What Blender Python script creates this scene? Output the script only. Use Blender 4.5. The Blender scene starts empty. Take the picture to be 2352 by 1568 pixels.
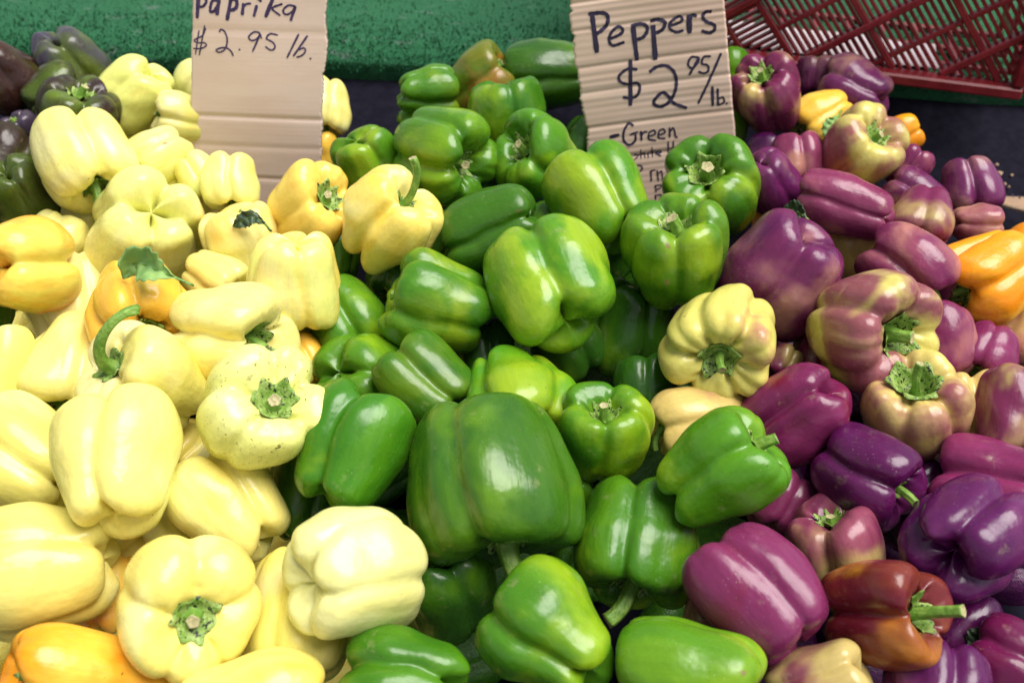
import bpy, bmesh, math, random
import numpy as np
from mathutils import Vector, Matrix, Quaternion

# ------------------------------------------------------------------ camera, sky, sun
scene = bpy.context.scene
COL = scene.collection
CAM = Vector((0.0, 0.0, 1.55))
PITCH, ROLL = math.radians(38), math.radians(2.0)
WID, HEI, FPX = 2352.0, 1568.0, 2287.0
fwd = Vector((0, math.cos(PITCH), -math.sin(PITCH)))
r0 = Vector((1, 0, 0)); u0 = Vector((0, math.sin(PITCH), math.cos(PITCH)))
RT = r0 * math.cos(ROLL) + u0 * math.sin(ROLL)
UP = -r0 * math.sin(ROLL) + u0 * math.cos(ROLL)
cd = bpy.data.cameras.new('camera'); cam = bpy.data.objects.new('camera', cd); COL.objects.link(cam)
cam.matrix_world = Matrix(((RT.x, UP.x, -fwd.x, CAM.x), (RT.y, UP.y, -fwd.y, CAM.y), (RT.z, UP.z, -fwd.z, CAM.z), (0, 0, 0, 1)))
cd.sensor_width = 36; cd.lens = FPX / WID * 36; cd.clip_start = 0.02; cd.clip_end = 50
cd.dof.use_dof = True; cd.dof.focus_distance = 0.72; cd.dof.aperture_fstop = 7.0
scene.camera = cam

w = bpy.data.worlds.new('World'); scene.world = w; w.use_nodes = True
nt = w.node_tree; bg = nt.nodes['Background']
sky = nt.nodes.new('ShaderNodeTexSky'); sky.sky_type = 'NISHITA'; sky.sun_disc = False
SUN_EL, SUN_AZ = 70, 95          # azimuth measured from +Y (behind the stall) towards +X
sky.sun_elevation = math.radians(SUN_EL); sky.sun_rotation = math.radians(SUN_AZ)
hs = nt.nodes.new('ShaderNodeHueSaturation'); hs.inputs['Saturation'].default_value = 0.3
nt.links.new(sky.outputs[0], hs.inputs['Color']); nt.links.new(hs.outputs[0], bg.inputs['Color'])
bg.inputs['Strength'].default_value = 0.05
sd = bpy.data.lights.new('sun', 'SUN'); sun = bpy.data.objects.new('sun', sd); COL.objects.link(sun)
sd.energy = 2.5; sd.angle = math.radians(46); sd.color = (1.0, 0.96, 0.9)
el, az = math.radians(SUN_EL), math.radians(SUN_AZ)
sdir = Vector((math.sin(az) * math.cos(el), math.cos(az) * math.cos(el), math.sin(el)))
sun.rotation_euler = sdir.to_track_quat('Z', 'Y').to_euler()
sun.location = (0, 1, 4)
vs = scene.view_settings
vs.view_transform = 'Standard'; vs.look = 'None'; vs.gamma = 1.0; vs.exposure = 1.12
vs.use_curve_mapping = False

# ------------------------------------------------------------------ helpers
def ray(x, y):
    d = fwd + RT * ((x - WID / 2) / FPX) + UP * ((HEI / 2 - y) / FPX)
    return d.normalized()
def on_plane(x, y, p, n):
    d = ray(x, y); t = (p - CAM).dot(n) / d.dot(n)
    return CAM + d * t
def frame_at(x, y):
    b = -ray(x, y); r = (RT - b * RT.dot(b)).normalized(); u = b.cross(r)
    return r, u, b

def build(name, verts, faces, mats, parent=None, smooth=True, midx=None):
    me = bpy.data.meshes.new(name)
    me.from_pydata([tuple(v) for v in verts], [], faces)
    for m in (mats if isinstance(mats, (list, tuple)) else [mats]):
        me.materials.append(m)
    if smooth: me.polygons.foreach_set('use_smooth', [True] * len(me.polygons))
    if midx is not None: me.polygons.foreach_set('material_index', midx)
    me.update()
    o = bpy.data.objects.new(name, me); COL.objects.link(o)
    if parent: o.parent = parent
    return o
def tag(o, label=None, cat=None, group=None, kind=None):
    if label: o['label'] = label
    if cat: o['category'] = cat
    if group: o['group'] = group
    if kind: o['kind'] = kind
    return o

class NT:
    def __init__(s, name):
        s.m = bpy.data.materials.new(name); s.m.use_nodes = True
        s.t = s.m.node_tree; s.b = s.t.nodes['Principled BSDF']
    def n(s, ty, **kw):
        x = s.t.nodes.new(ty)
        for k, v in kw.items(): setattr(x, k, v)
        return x
    def l(s, a, b): s.t.links.new(a, b)
    def val(s, sock, v):
        if hasattr(v, 'bl_idname') or hasattr(v, 'links'): s.l(v, sock)
        else: sock.default_value = v
    def math(s, op, a, b=None, c=None, clamp=False):
        x = s.n('ShaderNodeMath', operation=op, use_clamp=clamp)
        s.val(x.inputs[0], a)
        if b is not None: s.val(x.inputs[1], b)
        if c is not None: s.val(x.inputs[2], c)
        return x.outputs[0]
    def vmath(s, op, a, b):
        x = s.n('ShaderNodeVectorMath', operation=op); s.val(x.inputs[0], a); s.val(x.inputs[1], b); return x.outputs[0]
    def attr(s, name):
        a = s.n('ShaderNodeAttribute', attribute_type='OBJECT', attribute_name=name); return a
    def noise(s, vec, scale, detail=2.0, rough=0.5, dist=0.0):
        x = s.n('ShaderNodeTexNoise'); s.l(vec, x.inputs['Vector'])
        x.inputs['Scale'].default_value = scale; x.inputs['Detail'].default_value = detail
        x.inputs['Roughness'].default_value = rough; x.inputs['Distortion'].default_value = dist
        return x.outputs['Fac']
    def ramp(s, v, lo, hi):
        x = s.n('ShaderNodeMapRange', interpolation_type='SMOOTHSTEP')
        s.val(x.inputs['Value'], v); s.val(x.inputs['From Min'], lo); s.val(x.inputs['From Max'], hi)
        return x.outputs[0]
    def mix(s, f, a, b, blend='MIX'):
        x = s.n('ShaderNodeMix', data_type='RGBA', blend_type=blend)
        s.val(x.inputs[0], f); s.val(x.inputs[6], a); s.val(x.inputs[7], b)
        return x.outputs[2]
    def bump(s, h, strength, dist):
        x = s.n('ShaderNodeBump'); x.inputs['Strength'].default_value = strength; x.inputs['Distance'].default_value = dist
        s.l(h, x.inputs['Height']); s.l(x.outputs[0], s.b.inputs['Normal'])

def seeded(k, scale=(1, 1, 1)):
    tc = k.n('ShaderNodeTexCoord')
    mp = k.n('ShaderNodeMapping'); mp.inputs['Scale'].default_value = scale
    sv = k.n('ShaderNodeCombineXYZ'); a = k.attr('seed').outputs['Fac']
    k.l(a, sv.inputs[0]); k.l(k.math('MULTIPLY', a, 1.7), sv.inputs[1]); k.l(k.math('MULTIPLY', a, 0.6), sv.inputs[2])
    k.l(tc.outputs['Object'], mp.inputs['Vector']); k.l(sv.outputs[0], mp.inputs['Location'])
    return mp.outputs[0]

def skin_material():
    k = NT('pepper_skin')
    v_iso = seeded(k); v_str = seeded(k, (1, 1, 0.32)); v_fine = seeded(k, (1, 1, 0.06))
    A, B, Cc = (k.attr(n).outputs['Color'] for n in ('tint_a', 'tint_b', 'tint_c'))
    pa, pb = k.attr('patch_b').outputs['Fac'], k.attr('patch_c').outputs['Fac']
    n1 = k.noise(v_str, 24, 3, 0.55, 0.6); n2 = k.noise(v_iso, 17, 3, 0.5, 0.4)
    f1 = k.ramp(k.math('ADD', n1, pa), 0.86, 1.14)
    f2 = k.ramp(k.math('ADD', n2, pb), 0.92, 1.12)
    c = k.mix(f1, A, B); c = k.mix(f2, c, Cc)
    ns = k.noise(v_fine, 260, 3, 0.6)
    sv = k.n('ShaderNodeHueSaturation'); k.l(c, sv.inputs['Color'])
    k.l(k.math('MULTIPLY_ADD', ns, 0.30, 0.85), sv.inputs['Value'])
    c = sv.outputs[0]
    # fine pale freckles and brown specks
    fr = k.noise(v_iso, 900, 1, 0.5)
    fm = k.ramp(k.noise(v_iso, 30, 3, 0.6), 0.48, 0.66)
    c = k.mix(k.math('MULTIPLY', k.math('MULTIPLY', k.ramp(fr, 0.70, 0.76), fm), 0.3), c, (0.70, 0.68, 0.48, 1))
    vor = k.n('ShaderNodeTexVoronoi'); k.l(seeded(k, (1, 1, .55)), vor.inputs['Vector']); vor.inputs['Scale'].default_value = 34
    sc_ = k.math('MULTIPLY', k.math('SUBTRACT', 1.0, k.ramp(k.math('ADD', vor.outputs['Distance'], k.math('MULTIPLY', k.noise(v_iso, 380, 3, .7), .10)), .085, .135)), k.ramp(k.noise(v_iso, 19, 2, .5), .52, .56))
    c = k.mix(k.math('MULTIPLY', sc_, 0.75), c, (0.22, 0.14, 0.07, 1))
    pat = k.noise(v_iso, 70, 5, 0.7)
    c = k.mix(k.math('MULTIPLY', k.ramp(pat, 0.60, 0.72), 0.22), c, (0.42, 0.36, 0.20, 1))
    sp = k.noise(v_iso, 420, 2, 0.6); msk = k.noise(v_iso, 22, 2, 0.6)
    dirt = k.attr('dirt').outputs['Fac']
    sf = k.math('MULTIPLY', k.ramp(sp, 0.66, 0.72), k.ramp(k.math('ADD', msk, dirt), 0.62, 0.72))
    c = k.mix(sf, c, (0.06, 0.03, 0.015, 1))
    sm = k.noise(seeded(k, (1, .5, 1)), 150, 4, 0.75, 1.5)
    c = k.mix(k.math('MULTIPLY', k.ramp(sm, 0.60, 0.66), k.ramp(k.math('ADD', msk, dirt), 0.72, 0.80)), c, (0.10, 0.05, 0.025, 1))
    k.l(c, k.b.inputs['Base Color'])
    k.l(k.math('MULTIPLY_ADD', k.noise(v_str, 75, 4, 0.7), 0.42, 0.08), k.b.inputs['Roughness'])
    k.b.inputs['Subsurface Weight'].default_value = 0.14
    k.b.inputs['Subsurface Radius'].default_value = (1.0, 0.7, 0.3)
    k.b.inputs['Subsurface Scale'].default_value = 0.006
    k.b.inputs['Specular IOR Level'].default_value = 0.42; k.b.inputs['Coat Weight'].default_value = 0.12; k.b.inputs['Coat Roughness'].default_value = 0.12
    hh = k.math('ADD', k.math('MULTIPLY', k.noise(v_fine, 110, 3, 0.6), .55), k.math('MULTIPLY', k.noise(v_iso, 38, 3, 0.55), 2.2))
    k.bump(k.math('ADD', hh, k.math('MULTIPLY', k.noise(v_iso, 420, 2, .5), .06)), 0.30, 0.0028)
    return k.m
def stem_material(name, base, base2, dark, amt):
    k = NT(name); v = seeded(k); vf = seeded(k, (1, 1, .15))
    n = k.noise(v, 160, 3, 0.6)
    c = k.mix(k.ramp(n, 0.4, 0.62), base, base2)
    dry = k.attr('dry').outputs['Fac']
    c = k.mix(k.ramp(k.math('ADD', k.noise(v, 70, 3, .6), dry), 0.85, 1.05), c, (0.16, 0.10, 0.045, 1))
    d = k.noise(v, 330, 3, 0.7)
    c = k.mix(k.ramp(d, amt, amt + 0.06), c, dark)
    k.l(c, k.b.inputs['Base Color']); k.b.inputs['Roughness'].default_value = 0.5
    k.bump(k.math('ADD', k.noise(vf, 420, 2, .6), k.noise(v, 260, 3, .6)), 0.6, 0.0015)
    return k.m
def flat_material(name, c1, c2, scale, rough=0.6, bump=0.0, dist=0.001, vscale=(1, 1, 1), lo=.35, hi=.65):
    k = NT(name); tc = k.n('ShaderNodeTexCoord'); mp = k.n('ShaderNodeMapping'); mp.inputs['Scale'].default_value = vscale
    k.l(tc.outputs['Object'], mp.inputs['Vector'])
    n = k.noise(mp.outputs[0], scale, 4, 0.6)
    k.l(k.mix(k.ramp(n, lo, hi), c1, c2), k.b.inputs['Base Color']); k.b.inputs['Roughness'].default_value = rough
    if bump: k.bump(n, bump, dist)
    return k.m
M_SKIN = skin_material()
M_CALYX = stem_material('calyx_green', (0.17, 0.30, 0.04, 1), (0.32, 0.44, 0.11, 1), (0.012, 0.016, 0.006, 1), 0.545)
M_STEM = stem_material('stem_green', (0.13, 0.27, 0.03, 1), (0.22, 0.37, 0.06, 1), (0.04, 0.05, 0.02, 1), 0.70)
M_CUT = flat_material('stem_cut_wood', (0.50, 0.46, 0.24, 1), (0.30, 0.26, 0.12, 1), 500, 0.8, 0.5, 0.001)
M_LEAF = flat_material('leaf_green', (0.16, 0.31, 0.09, 1), (0.26, 0.42, 0.12, 1), 90, 0.65, 0.3, 0.001)
M_LEAFD = flat_material('leaf_dark_green', (0.03, 0.06, 0.03, 1), (0.07, 0.11, 0.05, 1), 120, 0.5, 0.3, 0.001)
M_NAVY = flat_material('navy_cloth', (0.0045, 0.004, 0.010, 1), (0.0085, 0.0075, 0.016, 1), 90, 0.95, 0.25, 0.001); M_NAVY.node_tree.nodes['Principled BSDF'].inputs['Specular IOR Level'].default_value = .15
M_CARD = flat_material('cardboard', (0.74, 0.53, 0.42, 1), (0.79, 0.58, 0.47, 1), 12, 0.85, 0.1, 0.0004, (1, 1, 5))
M_CARDP = flat_material('cardboard_pale', (0.79, 0.61, 0.54, 1), (0.83, 0.66, 0.60, 1), 12, 0.85, 0.1, 0.0004, (1, 1, 5))
M_EDGE = flat_material('cardboard_edge', (0.30, 0.20, 0.12, 1), (0.50, 0.37, 0.25, 1), 400, 0.9, 0.4, 0.001)
M_TAG = flat_material('brown_cardboard', (0.26, 0.16, 0.10, 1), (0.34, 0.22, 0.14, 1), 40, 0.85)
M_INK = flat_material('marker_ink', (0.022, 0.016, 0.045, 1), (0.045, 0.03, 0.085, 1), 160, 0.5)
M_INKP = flat_material('purple_marker_ink', (0.035, 0.02, 0.085, 1), (0.075, 0.045, 0.16, 1), 160, 0.5)
M_RED = flat_material('red_plastic', (0.17, 0.009, 0.014, 1), (0.24, 0.018, 0.026, 1), 60, 0.35, 0.1, 0.001)
M_PAPER = flat_material('white_paper', (0.50, 0.42, 0.45, 1), (0.60, 0.52, 0.55, 1), 20, 0.8)
M_CRUMB = flat_material('crumb', (0.35, 0.22, 0.14, 1), (0.5, 0.35, 0.25, 1), 300, 0.9)
def turf_material():
    k = NT('turf_green'); tc = k.n('ShaderNodeTexCoord'); v = tc.outputs['Object']
    mp = k.n('ShaderNodeMapping'); mp.inputs['Scale'].default_value = (1, 2.2, 2.2); k.l(v, mp.inputs['Vector'])
    fine = k.noise(v, 620, 3, 0.7); worn = k.noise(mp.outputs[0], 28, 5, 0.75)
    c = k.mix(k.ramp(fine, .35, .65), (0.007, 0.088, 0.032, 1), (0.024, 0.21, 0.080, 1))
    c = k.mix(k.math('MULTIPLY', k.ramp(worn, 0.57, 0.69), 0.55), c, (0.22, 0.27, 0.25, 1))
    k.l(c, k.b.inputs['Base Color']); k.b.inputs['Roughness'].default_value = 0.9
    k.bump(fine, 1.0, 0.004); return k.m
M_TURF = turf_material()

# ------------------------------------------------------------------ the setting
T0 = Vector((0, 1.065, 1.083)); TSL = 0.44                     # navy table: rises towards the back
TN = Vector((0, -TSL, 1)).normalized()
def table_z(y): return T0.z + (y - T0.y) * TSL
def grid(nx, ny, fn):
    vs = [fn(i / (nx - 1), j / (ny - 1)) for j in range(ny) for i in range(nx)]
    fs = [(j * nx + i, j * nx + i + 1, (j + 1) * nx + i + 1, (j + 1) * nx + i) for j in range(ny - 1) for i in range(nx - 1)]
    return vs, fs
def tab(a, b):
    x = -1.3 + 2.6 * a; y = -0.15 + 1.24 * b
    return (x, y, table_z(y) + 0.0025 * math.sin(x * 23 + 3 * math.sin(y * 9)) * math.sin(y * 17 + x * 5) - 0.001)
o = build('table_cloth', *grid(90, 70, tab), M_NAVY); tag(o, 'dark navy cloth covering the sloping display table', 'cloth', kind='structure')
SH = 1.122
def shelf_prof(b):          # drape: back edge, flat top, rounded front, short fall to the navy cloth
    pts = [(1.9, SH), (1.6, SH), (1.4, SH + .001), (1.25, SH + .002), (1.15, SH + .001), (1.115, SH), (1.092, SH - .003),
           (1.076, SH - .009), (1.067, SH - .018), (1.068, SH - .030), (1.078, SH - .065)]
    s = b * (len(pts) - 1); i = min(int(s), len(pts) - 2); f = s - i
    return pts[i][0] + (pts[i + 1][0] - pts[i][0]) * f, pts[i][1] + (pts[i + 1][1] - pts[i][1]) * f
def shf(a, b):
    x = -1.2 + 2.4 * a; y, z = shelf_prof(b)
    wv = 0.006 * math.sin(x * 6.0 + 1.2) + 0.003 * math.sin(x * 17)
    return (x, y + wv * min(1, b * 1.6), z + 0.003 * math.sin(x * 9 + 4) * (1 - b))
tv, tf = grid(140, 41, shf)
turf = build('turf_shelf', tv, tf, M_TURF); tag(turf, 'green artificial turf mat draped over the shelf edge', 'turf', kind='structure')
rng = np.random.default_rng(5)
bv, bf = [], []
for _ in range(26000):      # short fibres on the mat
    a = rng.uniform(.06, .94); b = rng.uniform(.30, .93)
    p = Vector(shf(a, b)); q = Vector(shf(a, min(1, b + .01))); rr = Vector(shf(a + .004, b))
    nrm = (q - p).cross(rr - p).normalized()
    if nrm.z < -.2 or nrm.dot(Vector((0, -1, 1))) < 0: nrm = -nrm
    t = Vector(rng.normal(size=3)).normalized(); s = nrm.cross(t).normalized() * .0009
    tip = p + nrm * rng.uniform(.002, .0045) + t * .0016
    k = len(bv); bv += [p - s, p + s, tip]; bf.append((k, k + 1, k + 2))
f = build('turf_fibres', bv, bf, M_TURF, turf, smooth=False); f['kind'] = 'stuff'

# ------------------------------------------------------------------ peppers: shape
NTH, NU = 108, 54
def smooth_periodic(a, n=1):
    for _ in range(n): a = (np.roll(a, 1, 0) + 2 * a + np.roll(a, -1, 0)) / 4
    return a
def catmull(pts, n):
    P = np.array(pts, float); P = np.vstack([2 * P[0] - P[1], P, 2 * P[-1] - P[-2]])
    out = []
    m = len(P) - 3
    for s in np.linspace(0, m - 1e-6, 400):
        i = int(s); t = s - i; a, b, c, d = P[i:i + 4]
        out.append(0.5 * (2 * b + (c - a) * t + (2 * a - 5 * b + 4 * c - d) * t * t + (3 * b - a - 3 * c + d) * t ** 3))
    out = np.array(out)
    L = np.concatenate([[0], np.cumsum(np.linalg.norm(np.diff(out, axis=0), axis=1))])
    q = np.linspace(0, L[-1], n)
    return np.stack([np.interp(q, L, out[:, k]) for k in range(out.shape[1])], 1)

class Shape:
    """one bell pepper in its own frame: z axis through the stem, units of its diameter"""
    def __init__(s, seed, n=4, h=1.05, taper=.8, crease=1.0, dimple=.2, blossom=.10, bend=.06, noise=1.0, wide=1.0, sub=1.0, shoulder=1.0):
        R = np.random.default_rng(seed + 1000); s.h = h; s.R = R
        R0 = .5; dd = dimple; tp = taper
        prof = [(0, 1 - dd), (.12, 1 - dd), (.24, 1 - dd * .70), (.36, 1 - dd * .25), (.50, 1.0 - .01), (.66, 1.0), (.83, .955 * shoulder + (1 - shoulder)), (.95, .86), (1.0, .72),
                (.995, .55), (.97 * (.4 + .6 * tp), .37), (.935 * tp, .21), (.83 * tp, .085), (.66 * tp, .018), (.46 * tp, .0), (.24 * tp, blossom * .5), (0, blossom)]
        pr = catmull(prof, NU); s.dimple_z = (1 - dd) * h
        rho, z = pr[:, 0] * R0, pr[:, 1]
        u = np.linspace(0, 1, NU)
        th = np.linspace(0, 2 * np.pi, NTH, endpoint=False)
        # lobes
        wd = 1 + R.uniform(-.22, .22, n); ed = np.concatenate([[0], np.cumsum(wd)]) / wd.sum() * 2 * np.pi
        off = R.uniform(0, 2 * np.pi); tt = (th - off) % (2 * np.pi)
        k = np.clip(np.searchsorted(ed, tt, side='right') - 1, 0, n - 1)
        sN = (tt - (ed[k] + ed[k + 1]) / 2) / ((ed[k + 1] - ed[k]) / 2)
        kk = .93; bb = np.sqrt(1 - kk * sN ** 2); g = (1 - bb) / (1 - math.sqrt(1 - kk))       # 0 mid lobe .. 1 in the crease
        g = g + .45 * np.exp(-(1 - np.abs(sN)) / .09); g = smooth_periodic(g, 2); s.ed = ed
        cd_ = smooth_periodic(np.interp(tt, ed, np.concatenate([R.uniform(.65, 1.2, n), [1]])), 2)
        win = np.cos(sN * np.pi / 2) ** 2
        topo = R.uniform(-.055, .035, n)[k] * win; boto = R.uniform(-.06, .03, n)[k] * win; rado = R.uniform(-.09, .03, n)[k] * win
        # sub ribs, strongest on the shoulders
        n2 = int(R.integers(2, 4)); g2 = np.zeros(NTH)
        for j in range(n):
            for q in range(1, n2):
                if R.random() < .65:
                    c = ed[j] + (ed[j + 1] - ed[j]) * (q / n2 + R.uniform(-.1, .1)); dlt = (tt - c + np.pi) % (2 * np.pi) - np.pi
                    g2 = np.maximum(g2, np.exp(-np.abs(dlt / .16) ** 1.5) * R.uniform(.4, 1))
        U = u[None, :]
        a_top = np.exp(-((U - .27) / .14) ** 2); a_bot = np.exp(-((U - .86) / .15) ** 2)
        amp = 1.25 * crease * (.135 + .17 * a_top + .12 * a_bot)
        lob = 1 - amp * (g * cd_)[:, None] - sub * g2[:, None] * (.065 * np.exp(-((U - .24) / .18) ** 2) + .02) + rado[:, None] * np.exp(-((U - .5) / .35) ** 2)
        wob = sum(R.uniform(-.018, .018) * np.sin((j + 1) * th[:, None] + R.uniform(0, 6) + U * R.uniform(-5, 5)) for j in range(4))
        lob = np.maximum(lob, .42); r = rho[None, :] * (lob + wob * noise)
        ws = np.exp(-((U - .22) / .10) ** 2); wb = np.exp(-((U - .88) / .13) ** 2)
        zz = z[None, :] - crease * .17 * (g * cd_)[:, None] * ws - sub * .03 * g2[:, None] * ws + topo[:, None] * ws + crease * .15 * (g * cd_)[:, None] * wb + boto[:, None] * wb
        zz = zz * h - h / 2
        el = R.uniform(.93, 1.0)
        X = r * np.cos(th)[:, None] * wide; Y = r * np.sin(th)[:, None] * el
        s.pr = pr; s.bd = R.uniform(0, 2 * np.pi); s.bend = bend * R.uniform(.5, 1.4); s.noise = noise
        s.kv = R.normal(size=(7, 3)); s.kv *= (R.uniform(2.5, 6.5, 7) / np.linalg.norm(s.kv, axis=1))[:, None]
        s.dv = R.normal(size=(7, 3)); s.dv /= np.linalg.norm(s.dv, axis=1)[:, None]; s.ph = R.uniform(0, 6.28, 7)
        s.V = s.deform(np.stack([X, Y, zz], -1)); s.off = off
    def deform(s, v):
        o = v.copy(); q = (v[..., 2] / s.h) ** 2 - .08
        o[..., 0] += math.cos(s.bd) * s.bend * q * 1.6; o[..., 1] += math.sin(s.bd) * s.bend * q * 1.6
        for k, d, p in zip(s.kv, s.dv, s.ph):
            o += (s.noise * .085 / np.linalg.norm(k) * np.sin(v @ k + p))[..., None] * d
        for k, d, p in zip(s.kv, s.dv, s.ph):
            o += (s.noise * .0045 * np.sin(v @ (k[[1, 2, 0]] * 3.1) + p * 2))[..., None] * d
        return o
    def body(s):
        V = s.V                                    # (NTH, NU, 3)
        vs = [V[:, 0].mean(0)]; vs += list(V[:, 1:-1].transpose(1, 0, 2).reshape(-1, 3)); vs.append(V[:, -1].mean(0))
        m = NU - 2; fs = []
        for i in range(NTH): fs.append((0, 1 + i, 1 + (i + 1) % NTH))
        for j in range(m - 1):
            for i in range(NTH):
                a = 1 + j * NTH + i; b = 1 + j * NTH + (i + 1) % NTH
                fs.append((a, a + NTH, b + NTH, b))
        e = len(vs) - 1
        for i in range(NTH): fs.append((1 + (m - 1) * NTH + i, e, 1 + (m - 1) * NTH + (i + 1) % NTH))
        return np.array(vs), fs
    def calyx(s, rc=.15, points=6, curl=.02):
        R = s.R; nr, na = 8, 48; th = np.linspace(0, 2 * np.pi, na, endpoint=False)
        ph = R.uniform(0, 6); tri = np.abs(((th * points / (2 * np.pi) + ph) % 1) * 2 - 1)
        rim = rc * (.84 + .24 * tri ** 1.6 + .06 * np.sin(3 * th + ph) + .04 * np.sin(11 * th))
        vs = [(0, 0, s.dimple_z + .05 - s.h / 2)]
        for j in range(1, nr + 1):
            f = j / nr if j < nr else 1.0
            for i in range(na):
                rr = rim[i] * f
                base = np.interp(rr / .5, s.pr[:14, 0], s.pr[:14, 1]) * s.h
                z = base + .020 + .03 * (1 - f) ** 2 + (curl * tri[i] * f ** 3) + .007 * math.sin(points * th[i] + 4 * f) * f + .005 * math.sin(13 * th[i] + 17 * f) + .009 * math.exp(-((f - .72) / .12) ** 2)
                if j == nr: rr *= .96; z -= .035
                vs.append((rr * math.cos(th[i]), rr * math.sin(th[i]), z - s.h / 2))
        fs = [(0, 1 + i, 1 + (i + 1) % na) for i in range(na)]
        for j in range(nr - 1):
            for i in range(na):
                a = 1 + j * na + i; b = 1 + j * na + (i + 1) % na; fs.append((a, a + na, b + na, b))
        return s.deform(np.array(vs)), fs
    def stem(s, ln, rad, bend, bdir, flare=1.1):
        """tapering ribbed stalk; bend (radians) towards local unit vector bdir"""
        R = s.R; n, na = 22, 20; p = np.array([0, 0, s.dimple_z + .012 - s.h / 2]); vs = []; b = np.array(bdir)
        nb = np.linalg.norm(b[:2]); b = np.array([b[0] / nb, b[1] / nb, 0]) if nb > 1e-4 else np.array([1., 0, 0])
        side = np.array([-b[1], b[0], 0.])
        for j in range(n + 1):
            f = j / n; a = bend * max(0, (f - .12) / .88) ** 1.1
            d = np.array([0, 0, 1]) * math.cos(a) + b * math.sin(a); e1 = b * math.cos(a) - np.array([0, 0, 1]) * math.sin(a)
            rr = rad * (1 + .9 * math.exp(-f * ln / .035) + (flare - 1) * max(0, (f - .75) / .25) ** 2 - .12 * f)
            for i in range(na):
                t = 2 * math.pi * i / na; q = rr * (1 + .10 * math.cos(5 * t + .6) + .04 * math.sin(9 * t + f * 8))
                vs.append(p + e1 * q * math.cos(t) + side * q * math.sin(t))
            if j < n: p = p + d * ln / n
        fs = [(j * na + i, j * na + (i + 1) % na, (j + 1) * na + (i + 1) % na, (j + 1) * na + i) for j in range(n) for i in range(na)]
        mi = [0] * len(fs); l0 = n * na; k = len(vs)
        for i in range(na): vs.append(p + (np.array(vs[l0 + i]) - p) * .82 - d * rad * .05)
        vs.append(p - d * rad * .25)
        for i in range(na):
            fs.append((l0 + i, l0 + (i + 1) % na, k + (i + 1) % na, k + i)); mi.append(1)
            fs.append((k + i, k + (i + 1) % na, k + na)); mi.append(1)
        return s.deform(np.array(vs)), fs, mi

# ------------------------------------------------------------------ peppers: colours  (tint_a, tint_b, tint_c)
PAL = {
 'pale': ((.80, .74, .22), (.80, .64, .12), (.83, .80, .32)),
 'yell': ((.82, .72, .17), (.82, .63, .09), (.83, .78, .30)),
 'gold': ((.83, .65, .12), (.84, .48, .05), (.85, .32, .03)),
 'oran':   ((.86, .37, .008), (.86, .29, .006), (.86, .52, .05)),
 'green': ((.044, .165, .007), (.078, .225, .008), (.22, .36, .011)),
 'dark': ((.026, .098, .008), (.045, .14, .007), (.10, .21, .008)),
 'lime': ((.070, .225, .008), (.115, .285, .009), (.26, .39, .015)),
 'rust': ((.08, .16, .01), (.14, .17, .012), (.40, .14, .02)),
 'olive': ((.055, .085, .009), (.032, .016, .014), (.11, .17, .013)),
 'slate': ((.055, .042, .065), (.07, .11, .013), (.12, .17, .016)),
 'brown': ((.035, .013, .010), (.06, .025, .011), (.05, .055, .009)),
 'purp': ((.085, .006, .062), (.145, .020, .090), (.34, .16, .13)),
 'deep': ((.050, .004, .046), (.088, .006, .072), (.16, .026, .11)),
 'magen': ((.125, .007, .055), (.20, .022, .098), (.17, .010, .035)),
  'blush': ((.68, .60, .14), (.64, .52, .12), (.42, .16, .13)),
 'mauve': ((.25, .065, .105), (.16, .02, .07), (.52, .38, .13)),
 'cream': ((.58, .47, .16), (.28, .085, .10), (.64, .57, .15)),
 'tan':    ((.64, .46, .15), (.60, .42, .13), (.48, .20, .13)),
 'ruby': ((.13, .009, .018), (.19, .030, .018), (.48, .20, .018)),
 'rose': ((.24, .042, .105), (.17, .018, .078), (.42, .17, .14)),
}
NAMES = {'Y': 'yellow_bell_pepper', 'G': 'green_bell_pepper', 'P': 'purple_bell_pepper', 'O': 'orange_bell_pepper', 'D': 'dark_bell_pepper'}
GROUPS = {'Y': 'yellow peppers heaped in the pile', 'G': 'green peppers heaped in the pile', 'P': 'purple peppers heaped in the pile',
          'O': 'orange peppers scattered in the pile', 'D': 'dark olive and brown peppers in the pile'}

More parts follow.
